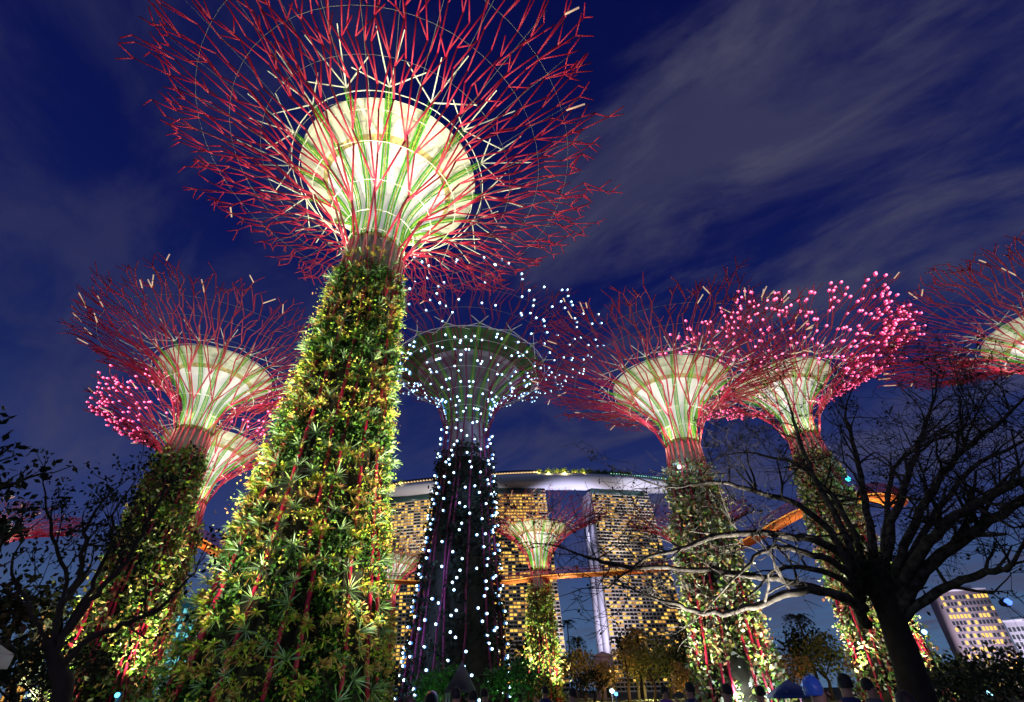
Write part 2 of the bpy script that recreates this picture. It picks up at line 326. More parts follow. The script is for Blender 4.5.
    # planting on the trunk
    if fol is not None and not main:
        n=nleaf; a=rng.random(n)*2*PI; z=rng.random(n)**.9*(zn-2.6); z=np.where((z>zn-4.4)&(rng.random(n)<.55),z-6,z); cols=16
        ph=np.sin(a*cols*.5+z*.12)+.7*np.sin(z*1.7+a*3)+.6*rng.standard_normal(n); k=ph>-.35; a=a[k];z=z[k]
        r=tr(z)+rng.uniform(-.05,.35,len(z)); C=np.stack([r*np.cos(a),r*np.sin(a),z],1); m=MB(); per=12
        CC=np.repeat(C,per,0)+rng.normal(0,lsize*.75,(len(C)*per,3)); m.leaves(CC,lsize); tag(m.build('planting',fol,T),kind='stuff')
    # LED points
    if leds:
        ch=[p for p,t,a in nodes if leds['t'][0]<=t<=leds['t'][1] and rd.random()<leds['p'] and leds.get('az',lambda a:True)(a)]
        tk=[]
        for i in range(leds.get('trunk',0)):
            z=zn*(i+.5)/leds['trunk']*.97+.8; a=i*2.399963+rd.uniform(-.5,.5); r=float(tr(min(z,zn)))+.55; tk.append((r*math.cos(a),r*math.sin(a),z))
        for i in range(leds.get('funnel',0)):
            k=rd.randrange(5,24); a=rd.uniform(0,2*PI); tk.append(((R2[k]+.5)*math.cos(a),(R2[k]+.5)*math.sin(a),Z2[k]-.4))
        ch=[tuple(map(float,p)) for p in ch]+tk
        cp=np.array([-x,-y,0]); ch.sort(key=lambda p:(p[0]-cp[0])**2+(p[1]-cp[1])**2)
        core,hal=leds['m']
        for p in ch[:99]:
            m=MB(); m.spheres([p],ledr,m=0); q=np.array(p); hl=q.copy(); rr_=np.hypot(q[0],q[1]); hl[:2]-=q[:2]/rr_*ledr*1.1; m.spheres([hl],ledr*1.3,m=1); m.build('led_lamp',[core,hal],T)
        if len(ch)>99:
            m=MB(); q=np.array(ch[99:]); m.spheres(q,ledr,m=0); hl=q.copy(); hl[:,:2]-=q[:,:2]/np.hypot(q[:,0],q[:,1])[:,None]*ledr*1.1; m.spheres(hl,ledr*1.3,m=1); tag(m.build('led_lamp',[core,hal],T),kind='stuff')
    if leds and leds.get('glow'):
        for i in range(10):
            a=math.atan2(-y,-x)+rd.uniform(-1.5,1.5); z=2+i*(H-4)/10; r=float(tr(min(z,zn)))+2.2+(3.5 if z>zn else 0); point((x+r*math.cos(a),y+r*math.sin(a),z),leds['glow'],(.30,.45,1),rad=.4)
    # lamps of the tower, with unseen ones added to brighten the funnel band
    fw*=.74
    def L(a,r,z,w,c,**k): return point((x+r*math.cos(a),y+r*math.sin(a),z),w,c,**k)
    if lights:
        nl=6 if main else 4; fa=math.atan2(-y,-x)
        for i in range(nl):
            a=fa+(i-(nl-1)/2)*(1.0 if main else 1.1); rr=rn+.5*kr+.35
            L(a,rr,zn+.9*ks,fw*.32*kr*kr/nl,fcol,rad=.25)
            L(a+.3,rr+1.4*kr,zn+2.8*ks,fw*.3*kr*kr/nl,(.98,.95,.9),rad=.3); L(a,rn+4.6*kr,zn+4.1*ks,fw*.42*kr*kr/nl,(.90,1,.76),rad=.4); L(a+.55,rn+4.6*kr,zn+4.1*ks,fw*.42*kr*kr/nl,(.90,1,.76),rad=.4)
        for i in range(4):
            a=fa+(i-1.5)*1.45; L(a,rb+3.2,.4,tw*((.9,1.3)[i in (0,3)] if main else 1.),gcol,kind='SPOT',tgt=(x+(rn+.6)*math.cos(a),y+(rn+.6)*math.sin(a),zn*(.85 if main else .42)),size=75 if main else 62,rad=.3)
        if pw:
            for i in range(3):
                a=fa+(i-1)*1.9+.4; L(a,rb+5,.5,pw*.62,(1,.42,.60),kind='SPOT',tgt=(x+8*math.cos(a),y+8*math.sin(a),H),size=110,rad=.5)
    return T,tr,nodes
LED_B=lambda **k: dict(dict(m=(M_ledw,M_ledc)),**k)
LED_P=lambda **k: dict(dict(m=(M_ledp,M_ledpc)),**k)
M_rodp=mat('lit_pink_steel',(.80,.05,.18),.45)
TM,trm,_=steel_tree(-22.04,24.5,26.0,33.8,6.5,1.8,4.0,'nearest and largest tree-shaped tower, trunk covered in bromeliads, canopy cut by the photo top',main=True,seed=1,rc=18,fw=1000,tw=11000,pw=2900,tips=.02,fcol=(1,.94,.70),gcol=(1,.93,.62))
steel_tree(-36.15,64.2,27.0,35.2,6.5,1.9,3.2,'left tree-shaped tower with the wide dark red canopy in front of a smaller pink-dotted one',seed=2,fol=M_mixl,nleaf=2300,lsize=.46,fw=1900,tw=19000,pw=1700)
steel_tree(-34.0,80,23.6,32,6.5,1.7,3.0,'tower with pink dots of light low behind the left tower, its funnel half hidden',seed=3,fol=M_mixl,nleaf=1500,lsize=.45,leds=LED_P(t=(.58,1),p=.6),ledr=.125,fw=1900,tw=5000,pw=3500)
steel_tree(-6.02,57,29.3,38.5,9.9,2.75,5.2,'thick dark tower dotted all over with white blue lights, in front of the hotel',seed=4,fol=M_dark,nleaf=1800,lsize=.4,leds=LED_B(t=(.02,1),p=.36,trunk=330,funnel=190,glow=260),ledr=.13,lights=False,rodcol=M_rodb,rc=11.8,tips=0,dish=[mat('unlit_dish',(.20,.19,.17),.8,var=.4,vscale=.6),M_conc,mat('green_dish_edge',(.05,.13,.03),.8,var=.6,vscale=.8)])  # outer band of the dish is a mottled dark green
steel_tree(20.65,52.4,23.3,30.9,6.5,1.75,3.3,'tower with a bright white funnel just left of the leafless dark tree',seed=5,fol=M_mixr,nleaf=2300,lsize=.40,fw=1900,tw=8500,pw=2200)
steel_tree(33.12,72.7,29.5,38.3,6.5,1.9,3.8,'tower with pink dots all over its canopy, trunk behind the dark leafless tree',seed=6,fol=M_mixr,nleaf=2300,lsize=.45,leds=LED_P(t=(.40,1),p=.62),ledr=.15,fw=2000,tw=11000,pw=3800,rc=19)
steel_tree(54.3,84,30,38.2,6.8,1.9,3.4,'tower at the right edge of the photo with only half its canopy in view',seed=7,fol=M_mixl,nleaf=500,lsize=.5,fw=2600,tw=2500,pw=4500,rc=19)
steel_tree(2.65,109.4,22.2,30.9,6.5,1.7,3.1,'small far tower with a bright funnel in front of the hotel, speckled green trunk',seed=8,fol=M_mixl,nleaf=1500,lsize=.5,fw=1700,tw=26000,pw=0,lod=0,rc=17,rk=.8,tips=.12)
steel_tree(-13.4,128,20.5,28,6.5,1.6,3.0,'small far tower peeking out right of the largest trunk',seed=9,fol=M_mixl,nleaf=500,lsize=.5,fw=2200,tw=2600,pw=500,lod=0)
steel_tree(19.2,140,28,36.5,6.5,1.6,3.0,'small far tower hidden behind the branches left of the dark tree',seed=10,fol=M_mixl,nleaf=500,lsize=.5,fw=2400,tw=2600,pw=500,lod=0)
steel_tree(-47.5,150,24,30.5,6.5,1.6,3.0,'far tower at the left edge of the photo, pink canopy behind the leafy tree',seed=11,fol=M_mixl,nleaf=300,lsize=.5,fw=2400,tw=1500,pw=9000,lod=0)

# ---------------------------------------------------------------- planting of the nearest tower
def main_planting():
    x,y=TM.location[0],TM.location[1]; fa=math.atan2(-y,-x)
    r2=np.random.default_rng(5)
    def samp(n,zmax=23.2,z0=.2):
        a=fa+np.where(r2.random(n)<.8,r2.uniform(-1.75,1.75,n),r2.uniform(-PI,PI,n)); z=z0+(zmax-z0)*r2.random(n)**.93
        return a,z
    def pos(a,z,o=0): r=trm(z)+o; return np.stack([r*np.cos(a),r*np.sin(a),z],1),np.stack([np.cos(a),np.sin(a),np.full(len(a),.25)],1)
    fld=lambda a,z,k:np.sin(a*5.1+k)+np.sin(z*1.15+k*2+np.sin(a*3))+np.sin(a*11+z*.8+k*3)
    def spaced(n,dmin,zmax,z0=.2):
        a,z=samp(n,zmax,z0); A=[];Z=[];X=np.zeros((0,3))
        P,_=pos(a,z)
        for q in range(n):
            if len(X)==0 or ((X-P[q])**2).sum(1).min()>dmin*dmin: X=np.concatenate([X,P[q:q+1]]); A.append(a[q]);Z.append(z[q])
        return np.array(A),np.array(Z)
    # dark leafy ground layer, in patches
    a,z=samp(4200); f=fld(a,z,.3); k=f>.1; a,z=a[k],z[k]; P,N=pos(a,z,r2.uniform(-.1,.15,len(a)))
    m=MB(); C=np.repeat(P,20,0)+r2.normal(0,.20,(len(P)*20,3)); m.leaves(C,.17); tag(m.build('leafy_cover',M_fern,TM),kind='stuff')
    a,z=spaced(2200,.65,22.5); k=fld(a,z,2.3)>.0; a,z=a[k],z[k]; P,N=pos(a,z,.22)
    m=MB(); C=np.repeat(P,60,0)+r2.normal(0,1,(len(P)*60,3))*(.30,.30,.15); m.leaves(C,.13); tag(m.build('flowering_cover',[M_brom],TM),kind='stuff')
    Ro=[]
    a,z=spaced(3000,.72,24.0)
    for aa,zz in zip(a,z):
        if fld(aa,zz,4.1)>-.9: Ro.append((aa,zz,0))
    a,z=spaced(5000,.70,24.2)
    for aa,zz in zip(a,z):
        g_=1 if fld(aa,zz,1.1)>-.3 else 2
        if fld(aa,zz,5.3)<-.55: continue
        for q in range(r2.integers(3,8)): Ro.append((aa+r2.normal(0,.34)/float(trm(zz)),zz+r2.normal(0,.13),g_))
    Ro=np.array(Ro); P,N=pos(Ro[:,0],Ro[:,1],.14+.22*r2.random(len(Ro)))
    wp=P+np.array([x,y,-EZ]); dist=np.linalg.norm(wp,axis=1); vis=(N[:,:2]*(-wp[:,:2])).sum(1)>0; sc=np.where(vis,dist,999)+np.where(wp[:,2]<1.0,500,0); o=np.argsort(sc)
    Lr=np.where(Ro[:,2]==0,r2.uniform(.4,.72,len(Ro)),r2.uniform(.2,.36,len(Ro)))
    def rs(m,i,kind):
        if kind==0: m.rosettes(P[i],N[i],Lr[i],26,wid=.028,droop=.18,spread=(.1,1.45),m=0)
        else: m.rosettes(P[i],N[i],Lr[i],17,wid=.075,droop=.22,spread=(.2,1.4),m=int(kind))
    for i in o[:100]:
        m=MB(); rs(m,np.array([i]),Ro[i,2]); m.build('bromeliad',[M_tuft,M_brom,M_bror],TM)
    m=MB(); rest=o[100:]
    for kk in (0,1,2): rs(m,rest[Ro[rest,2]==kk],kk)
    tag(m.build('bromeliad',[M_tuft,M_brom,M_bror],TM),kind='stuff')
main_planting()
for a_,w_,z_ in ((-.8,260,2.2),(.5,260,2.0)):  # unseen greenish fill lamps added to lift the dark lower trunk
    x_,y_=TM.location[0],TM.location[1]; f_=math.atan2(-y_,-x_)+a_; point((x_+8.5*math.cos(f_),y_+8.5*math.sin(f_),z_),w_,(.75,1,.6),rad=.3)
for a_,w_ in ((-1.9,62000),(-.9,19000),(.9,26000),(1.9,62000)):  # extra unseen ground spots added to brighten the upper trunk
    x_,y_=TM.location[0],TM.location[1]; f_=math.atan2(-y_,-x_)+a_; point((x_+9*math.cos(f_),y_+9*math.sin(f_),.5),w_,(1,.93,.6),kind='SPOT',tgt=(x_+1.5*math.cos(f_),y_+1.5*math.sin(f_),19.5),size=42,rad=.3,blend=.9)
# two grey loudspeakers fixed on the nearest trunk
M_grey=mat('grey_metal_case',(.30,.33,.34),.5); M_grille=mat('dark_grille',(.06,.06,.06),.6)
def trunk_box(px,py,z,label):
    p=unproj(px,py,H=z); T=root('loudspeaker',p,label,'loudspeaker','loudspeakers on the nearest trunk',rz=math.atan2(-p[0],p[1])+.35)
    m=MB(); m.box((0,0,0),(.27,.22,.52)); m.build('case',M_grey,T)
    m=MB(); m.box((0,-.235,0),(.21,.012,.45)); m.build('grille',M_grille,T)
    m=MB(); m.tubes([(0,.2,0)],[(0,.9,-.05)],.05,n=6,cap=True); m.box((0,.24,0),(.12,.02,.2)); m.build('bracket',M_grey,T)
trunk_box(362,454,12.4,'small grey loudspeaker box on the right half of the nearest trunk'); trunk_box(268,455,12.4,'small grey loudspeaker box at the left edge of the nearest trunk')

# ---------------------------------------------------------------- hotel of three towers under one long roof deck
M_fac=mat('facade_slab',(.62,.56,.46),.7,var=.1,vscale=.02); M_gls=mat('dark_glass',(.02,.03,.035),.25,spec=.5)
M_win=mat('lit_window',(.1,.07,.03),.5,emit=(1,.58,.09),es=1.35); M_win2=mat('warm_window',(.1,.08,.05),.5,emit=(1,.46,.08),es=.75)
M_win3=mat('dim_window',(.1,.08,.05),.5,emit=(.8,.42,.10),es=.42); M_side=mat('pale_end_wall',(.66,.64,.72),.6); M_hull=mat('pale_hull',(.72,.70,.78),.6); M_teal=mat('teal_crown_glass',(.04,.10,.09),.3,spec=.5)
hotel=root('hotel',(0,560,0),'huge hotel of three leaning towers carrying a long pale boat-shaped deck','hotel')
HO=np.array([0,560,0.])
def lit(m,c,u,h): m.append((c,u,h))
def hotel_tower(TL,TR,BL,BR,dl,dr,depth,prob,nb,seed,side=None):
    rd=np.random.default_rng(seed)
    dl=float(np.hypot(*unproj(*TL,H=195.8)[:2])); dr=float(np.hypot(*unproj(*TR,H=195.8)[:2])); print('tower d',dl,dr)
    tl,tr_,bl,br=[unproj(*p,d=q) for p,q in ((TL,dl),(TR,dr),(BL,dl),(BR,dr))]
    Ht=196.
    def ex(t,b,z): k=(z-b[2])/(t[2]-b[2]); q=b+(t-b)*k; q[2]=z; q[1]=b[1]+(t[1]-b[1])*k; return q
    TLp,BLp,TRp,BRp=ex(tl,bl,Ht),ex(tl,bl,0),ex(tr_,br,Ht),ex(tr_,br,0)
    T=bpy.data.objects.new('tower',None); COL.objects.link(T); T.parent=hotel
    dv=np.array(depth,float)
    P=lambda u,v,o=0: BLp*(1-u)*(1-v)+BRp*u*(1-v)+TLp*(1-u)*v+TRp*u*v-dv/np.linalg.norm(dv)*o-HO
    m=MB(); m.hexa([P(0,0),P(1,0),P(1,0)+dv,P(0,0)+dv,P(0,1),P(1,1),P(1,1)+dv*.9,P(0,1)+dv*.9]); m.build('curtain_wall',M_gls,T)
    nf=56; m=MB()
    for j in range(nf):
        v0=j/nf; v1=v0+.34/nf
        m.hexa([P(0,v0,1.5),P(1,v0,1.5),P(1,v0,.02),P(0,v0,.02),P(0,v1,1.5),P(1,v1,1.5),P(1,v1,.02),P(0,v1,.02)])
    for i in range(nb+1):
        u=i/nb; w=.045/nb
        a,b=max(0,u-w),min(1,u+w); m.hexa([P(a,0,1.2),P(b,0,1.2),P(b,0,.05),P(a,0,.05),P(a,.945,1.2),P(b,.945,1.2),P(b,.945,.05),P(a,.945,.05)])
    m.build('balcony_grid',M_fac,T)
    m=MB(); m.hexa([P(-.01,.972,2),P(.93,.972,2),P(.93,.972,.05),P(-.01,.972,.05),P(-.01,1.0,2),P(.93,1.0,2),P(.93,1.0,.05),P(-.01,1.0,.05)]); m.build('crown',M_teal,T)
    L1=[]
    clus=rd.random((nf//2+2,nb//2+2))
    for j in range(2,nf-2):
        for i in range(nb):
            pr=prob(i/nb,j/nf)*(.35+1.3*clus[j//2,i//2])
            if rd.random()<pr: L1.append((i,j))
    rd.shuffle(L1)
    def quad(i,j):
        u0,u1=(i+.10)/nb,(i+.92)/nb; v0,v1=(j+.36)/nf,(j+.97)/nf
        return [P(u0,v0,.5),P(u1,v0,.5),P(u1,v1,.5),P(u0,v1,.5)]
    for i,j in L1[:100]:
        m=MB(); m.add(quad(i,j),[(0,1,2,3)]); m.build('window',(M_win,M_win2,M_win3)[int(rd.choice(3,p=(.6,.25,.15)))],T)
    m=MB()
    for i,j in L1[100:]: m.add(quad(i,j),[(0,1,2,3)],m=int(rd.choice(3,p=(.6,.25,.15))))
    tag(m.build('window',[M_win,M_win2,M_win3],T),kind='stuff')
    if side:
        m=MB(); o=np.array([-1.,-.15,0])
        for (k0,k1) in ((0.,.47),(.53,1.)):
            q=[P(0,0)+dv*k0+o*.4,P(0,0)+dv*k1+o*.4,P(0,0)+dv*k1+o*3,P(0,0)+dv*k0+o*3]; q2=[P(0,.985)+dv*k0+o*.4,P(0,.985)+dv*k1+o*.4,P(0,.985)+dv*k1+o*3,P(0,.985)+dv*k0+o*3]
            m.hexa([q[0],q[1],q[2],q[3],q2[0],q2[1],q2[2],q2[3]])
        m.build('end_wall',M_side,T)
    return TLp,TRp
hotel_tower((591,489),(647,492),(612,655),(694,655),572,584,(-7,27,0),lambda u,v:.42 if v>.75 else (.36 if v>.3 else .30),20,3,side=True)
hotel_tower((486,489),(545,489),(480,655),(566,655),590,592,(-1,28,0),lambda u,v:.80 if v>.72 else .42,20,4)
hotel_tower((372,501),(434,494),(354,655),(432,655),650,630,(8,27,0),lambda u,v:.75 if v>.62 else .42,20,5)
def roof_deck():
    fr=[unproj(px,py,H=206) for px,py in ((350,492),(395,485),(440,480),(490,475.5),(530,473.5),(575,473),(620,475),(655,478.5),(685,482.5))]
    fr=np.array(fr); k=np.linspace(0,len(fr)-1,60); P=np.stack([np.interp(k,np.arange(len(fr)),fr[:,i]) for i in range(3)],1)
    for _ in range(14): P[1:-1]=(P[:-2]+2*P[1:-1]+P[2:])/4
    T=np.gradient(P,axis=0); T/=np.linalg.norm(T,axis=1,keepdims=True); Nn=np.stack([-T[:,1],T[:,0],0*T[:,0]],1)
    sec=[(0,0),(.6,-3.5),(4,-7.0),(11,-9.3),(20,-10),(29,-9.3),(36,-7),(39.4,-3.5),(40,0)]
    tp=np.clip(np.minimum(np.arange(60)+3,62-np.arange(60))/12,0.15,1)**.5
    V=[];n=len(sec)
    for i in range(60):
        for a,b in sec: V.append(P[i]+Nn[i]*(20+(a-20)*tp[i])+np.array([0,0,b*tp[i]])-HO)
    Q=[(i*n+j,(i+1)*n+j,(i+1)*n+(j+1)%n,i*n+(j+1)%n) for i in range(59) for j in range(n)]
    m=MB(); m.add(V,Q); m.add([V[j] for j in range(n)],None,[(0,j,j+1) for j in range(1,n-1)]); m.add([V[59*n+j] for j in range(n)],None,[(0,j+1,j) for j in range(1,n-1)]); m.build('roof_deck',M_hull,hotel,True)
    top=lambda i,a,z: P[i]+Nn[i]*a+np.array([0,0,z])-HO
    m=MB(); K=np.array([top(i,1.0,.6) for i in range(60)]); m.path(K,.7,4); m.build('parapet',M_teal,hotel)
    m=MB(); K=[top(i+f,3,2.4) if 0 else top(i,3,2.4)*(1-f)+top(i+1,3,2.4)*f for i in range(2,31) for f in (0,.5)]; rl=mat('roof_light',(1,.8,.5),emit=(1,.62,.28),es=.95)
    for kk in K: m=MB(); m.boxes([kk],(1.5,.5,1.1)); m.build('restaurant_window',rl,hotel)
    m=MB(); K=[top(i,6,3.2) for i in range(2,31)]; m.path(K,3.6,6); m.build('roof_pavilion',M_gls,hotel)
    gt=mat('green_roof_light',(.5,1,.7),emit=(.35,1,.6),es=.9); m=MB(); K=[top(i,1.5,2.0)*(1-f)+top(i+1,1.5,2.0)*f for i in range(43,57) for f in (0,.5)]; 
    for kk in K: m=MB(); m.boxes([kk],(.55,.4,.55)); m.build('rail_light',gt,hotel)
    lf=mat('roof_tree_leaf',(.12,.16,.03),.8,ramp=[(.20,.24,.04),(.10,.15,.03),(.05,.09,.02)]); r3=np.random.default_rng(2)
    for q,i in enumerate((8,31,32.5,34,35.2,37,38.4,39.6,41,42.2,43.5,45,46.5)):
        b=top(int(i),5+r3.random()*3,0)*(1-i%1)+top(int(i)+1,5,0)*(i%1)
        m=MB(); C=b+np.array([0,0,4.2])+r3.normal(0,1,(420,3))*(2.2,2,1.5); m.leaves(C,1.5); m.tubes([b],[b+(0,0,4)],.4,.25,m=1); t=m.build('roof_tree',[lf,M_barkd],hotel)
        if q<7: 
            m=MB(); m.spheres([b+np.array([.5,-3.4,1.7])],1.25); m.build('lamp',M_win,hotel); point(tuple(b+HO+np.array([0,-5,1.])),9000,(1,.8,.3),rad=1)
roof_deck()
# unseen spots added to light the hotel deck, facades and end wall
for px,e,c in ((470,1.1,(1,.92,.85)),(566,2.2,(.74,.72,1)),(668,1.7,(.85,.83,1)),(420,.7,(1,.9,.8)),(610,.35,(1,.9,.85))):
    p=unproj(px,489,d=575); point((p[0],p[1]-28,110),e*2.4e5,c,rad=4,kind='SPOT',tgt=(p[0],p[1]+22,205),size=75)
for px,e in ((430,1),(520,1.0),(640,1.15)):
    p=unproj(px,655,d=400); point((p[0],p[1],2),e*1.3e5,(1,.84,.62),rad=5,kind='SPOT',tgt=(p[0]*1.4,575,80),size=60)
p=unproj(585,600,d=500); point((p[0]-25,p[1],5),6e5,(.80,.74,1),rad=4,kind='SPOT',tgt=(95,590,100),size=60)

def far_block(px0,px1,pyt,d,wall,winm,fl,nb,prob,label,cat='building',rz=0,depth=25,crown=None,seed=1,side=None):
    a=unproj(px0,pyt,d=d); b=unproj(px1,pyt,d=d); h=a[2]; w=np.linalg.norm((b-a)[:2]); c=(a+b)/2; ang=math.atan2(b[1]-a[1],b[0]-a[0])+rz
    T=root('distant_building',(c[0],c[1],0),label,cat,None,rz=ang); rd=np.random.default_rng(seed)
    m=MB(); m.box((0,depth/2,h/2),(w/2,depth/2,h/2)); m.build('wall',wall,T)
    m=MB(); m.box((0,depth/2,h+.5),(w/2+.4,depth/2+.4,.5)); m.box((w*.2,depth*.4,h+2.2),(w*.12,depth*.2,1.2)); m.build('roof',wall if crown is None else crown,T)
    nf=int(h/fl); m=MB(); k=0; D=MB()
    sides=[(0,w)]+([(1,depth)] if side else [])
    for sd,ww in sides:
        n=nb if sd==0 else max(2,int(nb*depth/w))
        for j in range(nf):
            for i in range(n):
                u=-ww/2+ww*(i+.5)/n; z=(j+.5)*fl; hw=ww/n*.34
                q=[(u-hw,-.05,z-fl*.3),(u+hw,-.05,z-fl*.3),(u+hw,-.05,z+fl*.3),(u-hw,-.05,z+fl*.3)]
                if sd==1: s_=1 if side>0 else -1; q=[(s_*(w/2+.05),depth/2+x_,z_) for x_,_,z_ in q]; q=q if s_>0 else q[::-1]
                if rd.random()<prob: m2=MB(); m2.add(q,[(0,1,2,3)]); (m2.build('lit_window',winm,T) if k<60 else m.add(q,[(0,1,2,3)])); k+=1
                else: D.add(q,[(0,1,2,3)])
    if m.v: tag(m.build('lit_window',winm,T),kind='stuff')
    if D.v: tag(D.build('dark_window',M_gls,T),kind='stuff')
    return T
far_block(937,988,593,430,mat('mauve_wall',(.34,.27,.30),.8),M_win,3.4,13,.42,'pale slab hotel with yellow windows low behind the right garden',crown=M_side,seed=5,side=1,depth=30,rz=.25)
far_block(1003,1060,622,420,M_side,M_win2,3.6,12,.2,'low pale building at the right edge beyond the slab hotel',seed=6,rz=-.2)
far_block(181,216,601,300,mat('teal_curtain_wall',(.05,.20,.22),.4),mat('teal_window',(.3,.8,.8),emit=(.16,.62,.60),es=.55),3.3,7,.6,'teal glass office block glimpsed left of the largest trunk',seed=7)
far_block(46,66,606,330,mat('tan_wall',(.34,.26,.18),.8),M_win2,3.3,6,.55,'narrow tan block glimpsed behind the leafy tree at left',seed=8)
p=unproj(960,640,d=330); point((p[0],p[1],3),6.5e5,(.9,.82,1),rad=3,kind='SPOT',tgt=(p[0]*1.3,p[1]*1.3,40),size=80)
p=unproj(198,640,d=230); point((p[0],p[1],3),1.2e5,(.6,.95,1),rad=3,kind='SPOT',tgt=(p[0]*1.3,p[1]*1.3,30),size=80)

# ---------------------------------------------------------------- aerial walkway
def catmull(P,n=8):
    P=np.array(P,float); Q=np.concatenate([[2*P[0]-P[1]],P,[2*P[-1]-P[-2]]]); out=[]
    for i in range(1,len(Q)-2):
        for t in np.arange(n)/n: out.append(.5*((2*Q[i])+(Q[i+1]-Q[i-1])*t+(2*Q[i-1]-5*Q[i]+4*Q[i+1]-Q[i+2])*t*t+(-Q[i-1]+3*Q[i]-3*Q[i+1]+Q[i+2])*t**3))
    out.append(P[-1]); return np.array(out)
M_or=mat('orange_steel',(.50,.13,.03),.5); M_orl=mat('amber_strip_light',(1,.5,.1),emit=(1,.36,.05),es=.5)
def walkway():
    zd=20.6; K=[unproj(*q,H=zd) for q in ((150,520),(190,540),(232,561),(300,574),(397,583),(495,584),(553,578),(620,574),(690,566),(745,546),(800,516),(850,503),(882,500),(900,506))]
    P=catmull(K,8); T=np.gradient(P,axis=0); T/=np.linalg.norm(T,axis=1,keepdims=True); Nn=np.stack([-T[:,1],T[:,0],0*T[:,0]],1)
    W_=root('aerial_walkway',(0,0,0),'narrow orange aerial walkway curving between the towers','footbridge')
    k=len(P)
    def strip(name,prof,mt):
        V=[];n=len(prof)
        for i in range(k):
            for a,b in prof: V.append(P[i]+Nn[i]*a+np.array([0,0,b]))
        Q=[(i*n+j,(i+1)*n+j,(i+1)*n+(j+1)%n,i*n+(j+1)%n) for i in range(k-1) for j in range(n)]
        m=MB(); m.add(V,Q); return m.build(name,mt,W_)
    strip('deck',[(-1.0,.45),(-1.1,.15),(-.5,-.15),(.5,-.15),(1.1,.15),(1.0,.45)],M_or)
    for s in (-1,1):
        strip('edge_light',[(s*1.3,.28),(s*1.3,.42),(s*1.4,.42),(s*1.4,.28)],M_orl)
        m=MB(); A=P+Nn*s*1.15+np.array([0,0,.5]); m.path(A+np.array([0,0,1.15]),.06,4); m.path(A+np.array([0,0,.6]),.03,4)
        B=np.concatenate([A[:-1]*(1-f)+A[1:]*f for f in (0,.2,.4,.6,.8)]); m.tubes(B,B+np.array([0,0,1.15]),.035,n=4); m.build('railing',M_rodb,W_)
    for i in range(4,k-2,9):
        point(tuple(P[i]+np.array([0,0,-1.6])),150,(1,.5,.15),rad=.4)
    point(tuple(P[-12]+np.array([0,0,-1.5])),220,(1,.62,.12),rad=.4); point(tuple(P[10]+np.array([0,-1,-1.5])),900,(1,.55,.15),rad=.4)
    return P
WP=walkway()

# ---------------------------------------------------------------- branching trees
def grow_tree(T,limbs,seed,leafm,barkm,depth=4,leafn=6,lsize=.16,spread=.75,twigL=1.6,prob=1.,leafprob=.5,up=.12,cl=.18,dk=1.):
    rd=random.Random(seed); tips=[]
    def sub(p,dr,L,r,dep,m):
        n=3; pts=[p]; q=p; d=Vector(dr)
        for i in range(n):
            d=(d+Vector((rd.gauss(0,.15),rd.gauss(0,.15),rd.gauss(up,.14)))).normalized(); q=q+d*(L/n); pts.append(q)
        rr=[r*(1-.45*i/n) for i in range(n+1)]; m.path([tuple(v) for v in pts],rr,5 if r>.03 else 4,cap=False)
        if dep<=0: tips.append(q); return
        for kk in range(rd.choice((2,2,3))):
            i=rd.randint(1,n); nd=(d+Vector((rd.gauss(0,spread),rd.gauss(0,spread),rd.gauss(up,spread*.7)))).normalized()
            sub(pts[i] if kk else q,nd,L*rd.uniform(.6,.9),max(.0075,rr[i]*rd.uniform(.5,.66)),dep-1,m)
    for pts,r0,r1,dens in limbs:
        P=catmull(pts,5); n=len(P); rr=np.linspace(1,0,n)**.8*(r0-r1)+r1; m=MB()
        P[1:]+=np.array([[rd.gauss(0,.022) for _ in range(3)] for _ in range(n-1)])*max(1,r0*4)
        m.path(P,rr,9)
        for j in range(int(dens*n*dk)):
            i=rd.randint(int(n*.4),n-1); d=P[min(i+1,n-1)]-P[i-1]; d=Vector(d).normalized(); nd=(d*.6+Vector((rd.gauss(0,spread),rd.gauss(0,spread),rd.gauss(.35,spread)))).normalized()
            sub(Vector(P[i]),nd,twigL*rd.uniform(.6,1.15),min(rr[i]*.5,.055),depth-1 if rd.random()<.7 else depth,m)
        sub(Vector(P[-1]),Vector(P[-1]-P[-2]).normalized(),twigL,rr[-1],depth,m)
        m.build('limb',barkm,T,True)
    C=np.array([tuple(t) for t in tips]); r4=np.random.default_rng(seed)
    k=r4.random(len(C))<leafprob; C=np.repeat(C[k],leafn,0); C=C+r4.normal(0,cl,C.shape); m=MB(); m.leaves(C,lsize); tag(m.build('foliage',leafm,T),kind='stuff')
def U(px,py,d): return unproj(px,py,d=d)
